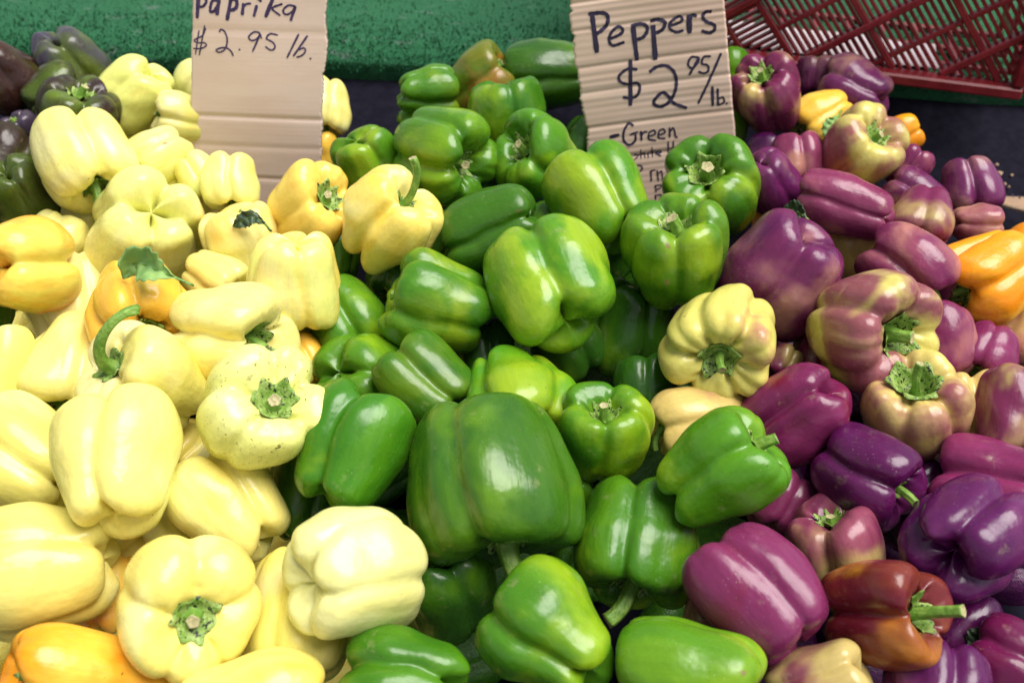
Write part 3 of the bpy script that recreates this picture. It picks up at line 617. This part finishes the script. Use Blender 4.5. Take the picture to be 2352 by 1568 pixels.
# ------------------------------------------------------------------ signs
def smooth_line(pts, closed=False):
    if len(pts) == 2:
        a, b = np.array(pts[0], float), np.array(pts[1], float); return [a + (b - a) * f for f in np.linspace(0, 1, 8)]
    return list(catmull(pts, max(16, 9 * len(pts))))
class Board:
    def __init__(s, corners, Yb, lean, flute, ridge, creases, mat, torn, seed, slope):
        s.slope = slope
        """corners in the picture: upper left, upper right, lower right, lower left; plane stands at depth Yb"""
        s.n = Vector((0, -math.cos(lean), math.sin(lean))); s.p = Vector((0, Yb, 1.05))
        P = [on_plane(*c, s.p, s.n) for c in corners]; s.o = P[3]
        s.ex = (P[2] - P[3]).normalized(); s.ey = s.n.cross(s.ex).normalized()
        if s.ey.z < 0: s.ey = -s.ey
        s.c2 = [s.loc(q) for q in P]; s.flute, s.ridge, s.creases, s.seed = flute, ridge, creases, seed
        R = np.random.default_rng(seed); nx, ny = 60, 260; s.torn = torn
        el = np.cumsum(R.normal(size=ny)); er = np.cumsum(R.normal(size=ny))
        jl = (el - np.linspace(el[0], el[-1], ny)) * .00020 * torn[0] + R.normal(size=ny) * .00018 * torn[0]
        jr = (er - np.linspace(er[0], er[-1], ny)) * .00020 * torn[1] + R.normal(size=ny) * .00018 * torn[1]
        (ulx, uly), (urx, ury), (lrx, lry), (llx, lly) = s.c2
        front, back = [], []
        for jn in range(ny):
            v = jn / (ny - 1)
            L = np.array([llx + (ulx - llx) * v + jl[jn], lly + (uly - lly) * v]); Rr = np.array([lrx + (urx - lrx) * v + jr[jn], lry + (ury - lry) * v])
            for a in range(nx):
                q = L + (Rr - L) * a / (nx - 1); front.append(s.world(q[0], q[1], 0)); back.append(s.world(q[0], q[1], -.0045))
        idx = lambda a, b: b * nx + a
        fs = [(idx(a, b), idx(a + 1, b), idx(a + 1, b + 1), idx(a, b + 1)) for b in range(ny - 1) for a in range(nx - 1)]; M = nx * ny
        mi = [0] * len(fs); fb = [(q[3] + M, q[2] + M, q[1] + M, q[0] + M) for q in fs]; mi += [0] * len(fb); ed = []
        for b in range(ny - 1):
            ed += [(idx(0, b), idx(0, b + 1), idx(0, b + 1) + M, idx(0, b) + M), (idx(nx - 1, b + 1), idx(nx - 1, b), idx(nx - 1, b) + M, idx(nx - 1, b + 1) + M)]
        for a in range(nx - 1):
            ed += [(idx(a + 1, 0), idx(a, 0), idx(a, 0) + M, idx(a + 1, 0) + M), (idx(a, ny - 1), idx(a + 1, ny - 1), idx(a + 1, ny - 1) + M, idx(a, ny - 1) + M)]
        mi += [1] * len(ed)
        s.root = bpy.data.objects.new('price_sign', None); COL.objects.link(s.root); s.root.location = s.world((llx + lrx) / 2, lly, 0); s.root.empty_display_size = .02
        s.inv = Matrix.Translation(-s.root.location)
        build('cardboard', [s.inv @ q for q in front + back], fs + fb + ed, [mat, M_EDGE], s.root, midx=mi)
    def loc(s, q): d = q - s.o; return (d.dot(s.ex), d.dot(s.ey))
    def relief(s, a, b):
        r = s.ridge * (math.sin((b - s.slope * a) * s.flute) * .5 + .3 * math.sin((b - s.slope * a) * s.flute * .37 + 1)) * (.65 + .35 * math.sin(b * 91 + s.seed + a * 8))
        for cb, sl, dp, wd in s.creases:
            dlt = (b - cb - (s.slope + sl * .3) * a) / wd; r -= .75 * dp * math.exp(-dlt * dlt)
        r += .0010 * math.sin(a * 30 + b * 13 + s.seed) + .0012 * math.sin(b * 22 + 1.3 + s.seed)
        return r
    def world(s, a, b, lift): return s.o + s.ex * a + s.ey * b + s.n * (s.relief(a, b) + lift)
    def write(s, word, strokes, to_px, ink):
        vs, fs = [], []
        for pts, wd in strokes:
            line = smooth_line(pts); Q = []
            for q in line: Q.append(np.array(s.loc(on_plane(*to_px(*q), s.p, s.n))))
            p0 = np.array(s.loc(on_plane(*to_px(0, 0), s.p, s.n))); p1 = np.array(s.loc(on_plane(*to_px(100, 0), s.p, s.n)))
            hw = wd * np.linalg.norm(p1 - p0) / 200
            m = len(Q); k0 = len(vs)
            for j in range(m):
                tn_ = Q[min(j + 1, m - 1)] - Q[max(j - 1, 0)]; tn_ = tn_ / (np.linalg.norm(tn_) + 1e-9); nn = np.array([-tn_[1], tn_[0]])
                wv = hw * (1 + .10 * math.sin(j * .9 + wd) + .05 * math.sin(j * 2.3))
                ext = -tn_ * hw * .35 if j == 0 else (tn_ * hw * .35 if j == m - 1 else 0)
                wv *= .75 if j in (0, m - 1) else 1
                for f in (-1, -.33, .33, 1):
                    q = Q[j] + ext + nn * wv * f; vs.append(s.inv @ s.world(q[0], q[1], .00035 + .00004 * len(fs) / 4000))
            for j in range(m - 1):
                for f in range(3):
                    a = k0 + j * 4 + f; fs.append((a, a + 4, a + 5, a + 1))
        build('lettering', vs, fs, ink, s.root)['label'] = word

K = WID / 2500
z5 = lambda x, y: ((440 + x / 5.2275) * K, (y / 5.2275) * K)
z2 = lambda x, y: ((1380 + x / 3.1356) * K, (y / 3.1356) * K)
s1 = Board([(444, -160), (758, -160), (736, 520), (438, 520)], .872, math.radians(6), 1500, .00006,
           [(.118, -.03, .0016, .0024), (.200, -.03, .0006, .004), (.055, -.03, .0013, .0022), (.088, -.02, .0006, .003)], M_CARDP, (.5, 1.5), 3, -.03)
tag(s1.root, 'pale cardboard sign reading paprika $2.95 lb. among yellow peppers', 'sign', 'cardboard price signs')
s1.write('handwritten word paprika', [
 ([(240,-70),(222,222)],50), ([(235,-40),(320,-40),(338,20),(300,78),(250,88)],34),
 ([(500,12),(425,5),(395,70),(392,145),(435,140),(490,60)],36), ([(503,0),(475,185)],46),
 ([(655,-30),(605,250)],46), ([(640,-10),(715,-5),(728,75),(690,118),(640,128)],44),
 ([(812,45),(797,185)],40), ([(808,95),(850,50),(905,45)],26),
 ([(980,70),(945,205)],38), ([(985,-20),(1038,18)],28),
 ([(1190,-30),(1095,212)],48), ([(1302,52),(1178,108),(1278,198)],26),
 ([(1465,82),(1385,70),(1322,120),(1325,170),(1370,185),(1430,150),(1465,92)],26), ([(1470,85),(1412,262)],38)], z5, M_INKP)
s1.write('handwritten price $2.95 lb.', [
 ([(330,360),(290,450),(185,510),(235,542),(320,545),(338,580),(270,615),(172,615)],19), ([(245,388),(200,690)],18), ([(318,325),(250,698)],20),
 ([(505,405),(525,375),(570,398),(605,480),(600,570),(560,640),(500,662),(468,635),(520,608),(590,605),(650,640),(685,705)],22),
 ([(760,620),(770,632)],24),
 ([(1045,485),(1010,415),(940,410),(882,465),(910,510),(975,498),(1020,445)],22), ([(1020,450),(932,650)],24),
 ([(1248,445),(1150,430),(1108,488),(1180,530),(1215,580),(1200,625),(1150,630),(1095,588)],22),
 ([(1512,440),(1370,730)],26), ([(1625,458),(1450,710)],26), ([(1500,640),(1580,610),(1600,650),(1560,702),(1490,728)],22), ([(1660,742),(1672,750)],26)], z5, M_INKP)
s2 = Board([(1283, -160), (1648, -160), (1712, 500), (1372, 500)], .885, math.radians(8), 980, .00032,
           [(.215, .02, .0016, .0016), (.155, .02, .0018, .0018), (.13, .02, .0016, .0018), (.095, .0, .0014, .002), (.06, .02, .0016, .002), (.25, .02, .0012, .002), (.19, .01, .001, .0015)], M_CARD, (1.9, .5), 8, .13)
tag(s2.root, 'brown corrugated cardboard sign reading Peppers $2.95/lb. above green peppers', 'sign', 'cardboard price signs')
s2.write('handwritten word Peppers', [
 ([(205,112),(242,398)],40), ([(180,108),(285,100),(325,128),(318,190),(272,238),(235,262)],30),
 ([(338,300),(400,275),(440,245),(428,212),(395,210),(350,255),(336,310),(365,350),(450,325)],24),
 ([(517,195),(550,462)],38), ([(510,200),(580,185),(625,205),(622,250),(590,290),(540,305)],28),
 ([(668,165),(690,455)],40), ([(655,162),(705,150),(760,168),(752,215),(715,245),(690,252)],28),
 ([(790,198),(850,182),(895,155),(878,125),(840,140),(800,178),(802,222),(850,245),(902,232)],22),
 ([(945,118),(950,248)],42), ([(950,160),(972,115),(1002,122)],26),
 ([(1115,85),(1070,92),(1050,130),(1080,165),(1135,188),(1140,225),(1100,250),(1045,235)],26)], z2, M_INK)
s2.write('handwritten price $2.95/lb.', [
 ([(500,465),(500,808)],34), ([(550,535),(480,530),(415,580),(418,622),(470,648),(550,640),(572,680),(550,735),(500,755),(445,748)],24),
 ([(648,552),(700,515),(770,505),(830,550),(852,630),(835,720),(790,790),(730,820),(680,800),(692,760),(745,712),(790,740),(835,795),(930,830)],27),
 ([(1020,440),(965,438),(940,490),(968,522),(1015,480),(1022,442)],18), ([(1015,455),(985,510),(950,575)],20),
 ([(1112,430),(1060,436),(1045,485),(1088,500),(1095,540),(1060,562),(1020,548)],18),
 ([(1190,408),(1105,610),(1020,792)],21), ([(1126,665),(1130,812)],24), ([(1166,680),(1170,808)],20), ([(1170,762),(1205,745),(1216,782),(1175,806)],16), ([(1232,790),(1240,796)],18)], z2, M_INK)
s2.write('handwritten word Green', [
 ([(345,1052),(410,1036)],30), ([(522,965),(485,952),(450,1010),(450,1080),(490,1112),(535,1085),(540,1035)],20), ([(498,1035),(556,1015)],18),
 ([(580,1010),(586,1080)],19), ([(586,1045),(605,1015),(628,1015)],15),
 ([(640,1050),(690,1030),(680,1003),(645,1022),(642,1070),(697,1080)],15), ([(715,1040),(765,1020),(750,993),(720,1012),(717,1060),(768,1065)],15),
 ([(800,982),(802,1055)],16), ([(802,1018),(825,985),(840,1012),(846,1050),(862,1056)],15)], z2, M_INK)
s2.write('crossed out handwritten words', [
 ([(530,1180),(560,1200),(530,1225)],10), ([(580,1150),(581,1218)],10), ([(581,1192),(605,1175),(612,1212)],10), ([(635,1175),(638,1212)],10),
 ([(665,1130),(671,1206)],10), ([(645,1166),(697,1156)],9), ([(692,1190),(735,1176),(720,1155),(696,1180),(737,1200)],9), ([(528,1198),(742,1170)],8),
 ([(790,1088),(791,1200)],12), ([(830,1084),(826,1196)],12), ([(790,1146),(830,1140)],9), ([(855,1140),(857,1180),(890,1185),(890,1135)],9), ([(915,1182),(916,1138),(945,1140),(950,1180)],9),
 ([(975,1130),(1000,1128),(990,1165),(972,1150)],9), ([(1030,1120),(1060,1115),(1062,1150)],9), ([(1138,1075),(1146,1080)],10), ([(850,1162),(1112,1104)],8)], z2, M_INK)
s2.write('handwritten list below Green', [
 ([(530,1276),(572,1270),(592,1292),(570,1318)],13), ([(655,1310),(661,1388)],14), ([(657,1330),(670,1310),(690,1308)],12), ([(705,1308),(714,1388)],14), ([(708,1338),(738,1315),(748,1385)],12),
 ([(690,1422),(696,1472)],13), ([(688,1424),(735,1420),(722,1448),(692,1450)],12), ([(690,1496),(695,1530)],13), ([(690,1498),(735,1494),(725,1522)],12)], z2, M_INK)
# small cut-off sign lying among the purple peppers
s3 = bpy.data.objects.new('cardboard_tag', None); COL.objects.link(s3); s3.empty_display_size = .02
q0 = on_plane(2268, 452, T0 + TN * .045, TN); s3.location = q0
ex = Vector((1, -.10, -.05)).normalized(); ey = Vector((.10, .75, -.10)).normalized(); ey = (ey - ex * ey.dot(ex)).normalized(); ez = ex.cross(ey)
def tagv(a, b, c): return ex * a + ey * b + ez * c
vs_, fs_ = [], []
nx, ny = 24, 10
for c in (0, -.004):
    for b in range(ny):
        for a in range(nx):
            A, B = a / (nx - 1), b / (ny - 1); vs_.append(tagv(A * .12 + .004 * B, (B - .62) * .05 * (.25 + .75 * min(1, A * 2.5)), c + .0006 * math.sin(B * 30)))
M_ = nx * ny
for b in range(ny - 1):
    for a in range(nx - 1):
        i = b * nx + a; fs_ += [(i, i + 1, i + nx + 1, i + nx), (i + M_ + nx, i + M_ + nx + 1, i + M_ + 1, i + M_)]
mi = [0] * len(fs_)
for b in range(ny - 1): fs_ += [(b * nx, (b + 1) * nx, (b + 1) * nx + M_, b * nx + M_), ((b + 1) * nx - 1 + nx, (b + 1) * nx - 1, (b + 1) * nx - 1 + M_, (b + 1) * nx - 1 + nx + M_)]
for a in range(nx - 1): fs_ += [(a + 1, a, a + M_, a + 1 + M_), ((ny - 1) * nx + a, (ny - 1) * nx + a + 1, (ny - 1) * nx + a + 1 + M_, (ny - 1) * nx + a + M_)]
mi += [1] * (len(fs_) - len(mi))
build('cardboard', vs_, fs_, [M_TAG, M_EDGE], s3, midx=mi)
lv, lf = [], []
R = random.Random(4)
for kx in range(13):
    x0 = .014 + kx * .0062
    for _ in range(2):
        a0, b0, a1, b1 = x0 + R.uniform(0, .003), .006 + R.uniform(0, .009), x0 + R.uniform(0, .003), .006 + R.uniform(0, .009)
        d = np.array([a1 - a0, b1 - b0]); d = d / (np.linalg.norm(d) + 1e-9); nn = np.array([-d[1], d[0]]) * .0007; k = len(lv)
        for (pa, pb), sg in (((a0, b0), 1), ((a1, b1), 1), ((a1, b1), -1), ((a0, b0), -1)): lv.append(tagv(pa + nn[0] * sg, pb + nn[1] * sg, .0012))
        lf.append((k, k + 1, k + 2, k + 3))
build('lettering', lv, lf, M_INK, s3)
tag(s3, 'corner of a small cardboard tag with black writing among purple peppers', 'sign')

# ------------------------------------------------------------------ leaves and crumbs
def leaf(pts_px, depth_off, width, mat, label, fold=.5, seed=0, stalk=None):
    """leaf whose midrib passes through the given picture points resting just above the heap"""
    R = np.random.default_rng(seed); P = []
    for (x, y, off) in pts_px:
        q = on_plane(x, y, PP, PN); P.append(np.array(q - ray(x, y) * (depth_off + off)))
    L = catmull(P, 28); vs, fs = [], []; nc = 13
    nrm = -np.array(ray(pts_px[1][0], pts_px[1][1]))
    for j in range(28):
        f = j / 27; tn_ = L[min(j + 1, 27)] - L[max(j - 1, 0)]; tn_ /= np.linalg.norm(tn_); sd_ = np.cross(nrm, tn_); sd_ /= np.linalg.norm(sd_)
        wdt = width * ((max(0, math.sin(math.pi * min(1, f / .8) ** .8)) ** 1.25) * (1 + .13 * math.sin(f * 55 + seed)) if f < .8 else 0) + .0006
        for c in range(nc):
            s = c / (nc - 1) * 2 - 1
            up = fold * wdt * abs(s) ** 1.3 + .0018 * math.sin(f * 21 + s * 4 + seed) * abs(s) + .0012 * math.cos(f * 40 + (2 if s > 0 else 0)) + .35 * wdt * s * math.sin(f * 5 + seed)
            vs.append(L[j] + sd_ * s * wdt + nrm * up)
    for j in range(27):
        for c in range(nc - 1):
            a = j * nc + c; fs.append((a, a + 1, a + nc + 1, a + nc))
    org = np.mean(vs, 0); root = bpy.data.objects.new('pepper_leaf', None); COL.objects.link(root); root.location = org; root.empty_display_size = .01
    o = build('blade', np.array(vs) - org, fs, mat, root); md = o.modifiers.new('thick', 'SOLIDIFY'); md.thickness = .0006
    rv, rf = [], []
    for j in range(28):
        rr = .0009 * (.5 + j / 27)
        for k in range(6):
            a = 2 * math.pi * k / 6; rv.append(L[j] + np.array([rr * math.cos(a), 0, rr * math.sin(a)]) + nrm * .0005 - org)
    for j in range(27):
        for k in range(6): rf.append((j * 6 + k, j * 6 + (k + 1) % 6, (j + 1) * 6 + (k + 1) % 6, (j + 1) * 6 + k))
    build('midrib', rv, rf, M_STEM, root)
    tag(root, label, 'leaf', 'loose leaves on the peppers')
leaf([(283, 640, .045), (310, 604, .06), (370, 625, .06), (442, 655, .045)], .05, .012, M_LEAF, 'green folded leaf lying over the ribbed yellow orange pepper', .95, 1)
leaf([(535, 520, .03), (575, 500, .04), (605, 512, .035), (622, 530, .03)], .02, .006, M_LEAFD, 'scrap of dark leaf on the yellow pepper by the Paprika sign', .4, 2)
leaf([(2230, 1505, .03), (2258, 1475, .04), (2275, 1450, .04), (2290, 1430, .035)], -.04, .010, M_LEAFD, 'wilted dark leaf in the gap beside the dark magenta pepper', .5, 3)
leaf([(1898, 318, .02), (1905, 295, .03), (1920, 275, .035), (1932, 255, .035)], .02, .007, M_LEAF, 'slender leaf beside the leafy stalk yellow pepper', .4, 4)
leaf([(1800, 478, .02), (1828, 485, .03), (1850, 500, .03), (1865, 515, .025)], .02, .008, M_LEAFD, 'dark leaf beside the buried orange pepper', .4, 5)
R = random.Random(8)
for x, y, r in ((2287, 382, 4), (2294, 402, 6), (2305, 425, 4), (2315, 432, 3), (2280, 395, 3), (2322, 405, 3)):
    c = on_plane(x, y, T0, TN) + TN * .002; bm = bmesh.new(); bmesh.ops.create_icosphere(bm, subdivisions=2, radius=r * .0005)
    for v in bm.verts: v.co *= 1 + R.uniform(-.3, .3)
    me = bpy.data.meshes.new('crumb'); bm.to_mesh(me); bm.free(); me.materials.append(M_CRUMB)
    o = bpy.data.objects.new('crumb', me); COL.objects.link(o); o.location = c
    tag(o, 'tiny tan crumb on the navy cloth by the lone purple pepper', 'crumb', 'crumbs on the navy cloth')

# ------------------------------------------------------------------ red crate standing on its side on the shelf
zs = SH + .004
ca = on_plane(1804, 150, Vector((0, 0, zs)), Vector((0, 0, 1))); cb = on_plane(2318, 214, Vector((0, 0, zs)), Vector((0, 0, 1)))
cx = (cb - ca).normalized(); cz = Vector((0, 0, 1)); cy = cz.cross(cx)
CW, CH, CDp = .46, .30, .16
right_corner = on_plane(2338, 216, Vector((0, 0, zs)), Vector((0, 0, 1)))
crate = bpy.data.objects.new('plastic_crate', None); COL.objects.link(crate); crate.empty_display_size = .03
corner = right_corner - cx * CW
crate.matrix_world = Matrix(((cx.x, cy.x, 0, corner.x), (cx.y, cy.y, 0, corner.y), (0, 0, 1, corner.z), (0, 0, 0, 1)))
tag(crate, 'empty dark red plastic crate with diagonal lattice standing on the turf', 'crate')
def bar_mesh(name, L, wd, dp):
    bm = bmesh.new(); bmesh.ops.create_cube(bm, size=1)
    for v in bm.verts: v.co = Vector((v.co.x * L, v.co.y * dp, v.co.z * wd))
    bmesh.ops.bevel(bm, geom=list(bm.edges), offset=min(wd, dp) * .18, segments=1, affect='EDGES')
    me = bpy.data.meshes.new(name); bm.to_mesh(me); bm.free(); me.materials.append(M_RED); return me
cache = {}
def bar(name, a, b, wd, dp, parent, yoff=0.0, plane='front'):
    """bar between two points of the panel (u, v)"""
    a, b = Vector(a), Vector(b); L = (b - a).length
    if L < .004: return
    key = (name, round(L, 3), wd, dp)
    if key not in cache: cache[key] = bar_mesh(name, round(L, 3), wd, dp)
    o = bpy.data.objects.new(name, cache[key]); COL.objects.link(o); o.parent = parent
    m = (a + b) / 2; ang = math.atan2(b.y - a.y, b.x - a.x)
    if plane == 'front': o.matrix_local = Matrix.Translation((m.x, yoff, m.y)) @ Matrix.Rotation(-ang, 4, 'Y')
    elif plane == 'floor': o.matrix_local = Matrix.Translation((m.x, m.y, yoff)) @ Matrix.Rotation(ang, 4, 'Z') @ Matrix.Rotation(math.pi / 2, 4, 'X')
    else: o.matrix_local = Matrix.Translation((yoff, m.x, m.y)) @ Matrix.Rotation(math.pi / 2, 4, 'Z') @ Matrix.Rotation(-ang, 4, 'Y')
    return o
def clip(a, b, x0, x1, y0, y1):
    a, b = np.array(a, float), np.array(b, float); d = b - a; lo, hi = 0., 1.
    for k, (mn, mx) in enumerate(((x0, x1), (y0, y1))):
        if abs(d[k]) < 1e-9:
            if a[k] < mn or a[k] > mx: return None
        else:
            q = sorted(((mn - a[k]) / d[k], (mx - a[k]) / d[k])); lo, hi = max(lo, q[0]), min(hi, q[1])
    return None if hi - lo < 1e-4 else (a + d * lo, a + d * hi)
# rim and walls
rimw = .012
bar('rim', (0, rimw / 2), (CW, rimw / 2), rimw, .022, crate, -.008); bar('rim', (0, CH - rimw / 2), (CW, CH - rimw / 2), rimw, .022, crate, -.008)
bar('rim', (rimw / 2, rimw + .001), (rimw / 2, CH - rimw - .001), rimw, .022, crate, -.008); bar('rim', (CW - rimw / 2, rimw + .001), (CW - rimw / 2, CH - rimw - .001), rimw, .022, crate, -.008)
sp = .082; dA = Vector((math.cos(math.radians(-50)), math.sin(math.radians(-50)))); dB = Vector((math.cos(math.radians(36)), math.sin(math.radians(36))))
O = Vector((.11, .02))
box = (rimw, CW - rimw, rimw, CH - rimw)
def pt(i, j): return O + dA * (i * sp) + dB * (j * sp)
for i in range(-9, 10):
    s = clip(pt(i, -9), pt(i, 9), *box)
    if s is not None: bar('rib', s[0], s[1], .0075, .014, crate, -.001)
    s = clip(pt(-9, i), pt(9, i), *box)
    if s is not None: bar('rib', s[0], s[1], .0070, .012, crate, .0005)
upper = []
for i in range(-7, 8):
    for j in range(-7, 9):
        c = pt(i + .5, j + .5)
        if not (-.05 < c.x < CW + .05 and -.05 < c.y < CH + .05): continue
        m = 12; far = c.y >= .17; made = []
        for k in range(1, m):
            f = k / m
            s = clip(pt(i + f, j + .05), pt(i + f, j + .95), *box) if j < 1 else clip(pt(i + .05, j + f), pt(i + .95, j + f), *box)
            if s is not None: made.append(bar('slat', s[0], s[1], .0036, .008, crate, .003))
        s = clip(pt(i + .5, j + .04), pt(i + .5, j + .96), *box) if j >= 1 else clip(pt(i + .04, j + .5), pt(i + .96, j + .5), *box)
        if s is not None: made.append(bar('slat', s[0], s[1], .0055, .009, crate, .0015))
        if far: upper += [q for q in made if q]
uv, uf = [], []
for q in upper:                                   # upper slats, above the picture: one joined part
    k = len(uv); uv += [q.matrix_local @ v.co for v in q.data.vertices]; uf += [tuple(a + k for a in p.vertices) for p in q.data.polygons]
    bpy.data.objects.remove(q)
if uv: build('slat_lattice', uv, uf, M_RED, crate, smooth=False)['kind'] = 'stuff'
# walls run back from the panel: lying wall on the turf and the two upright ends
for k in range(12):
    x = .02 + (CW - .04) * k / 11
    bar('slat', (x, .012), (x, CDp), .006, .004, crate, .003, 'floor')
for y in (.05, .10, CDp):
    bar('rib', (0, y), (CW, y), .008, .005, crate, .0035, 'floor')
for xo in (.003, CW - .003):
    for k in range(9):
        z = .03 + .032 * k; bar('slat', (.012, z), (CDp, z), .010, .004, crate, xo, 'end')
    for y in (.05, .10, CDp): bar('rib', (y, .004), (y, CH), .010, .005, crate, xo, 'end')
# sheet of white paper inside the crate
def pap(a, b): 
    q = corner + cx * (.02 + (CW - .10) * a) + cy * (.018 + .072 * b); return (q.x, q.y, zs + .010 + .002 * math.sin(a * 19) * math.sin(b * 5 + a * 3))
o = build('paper_sheet', *grid(40, 12, pap), M_PAPER); tag(o, 'white paper sheet lying inside the red crate', 'paper')
md = o.modifiers.new('thick', 'SOLIDIFY'); md.thickness = .0005
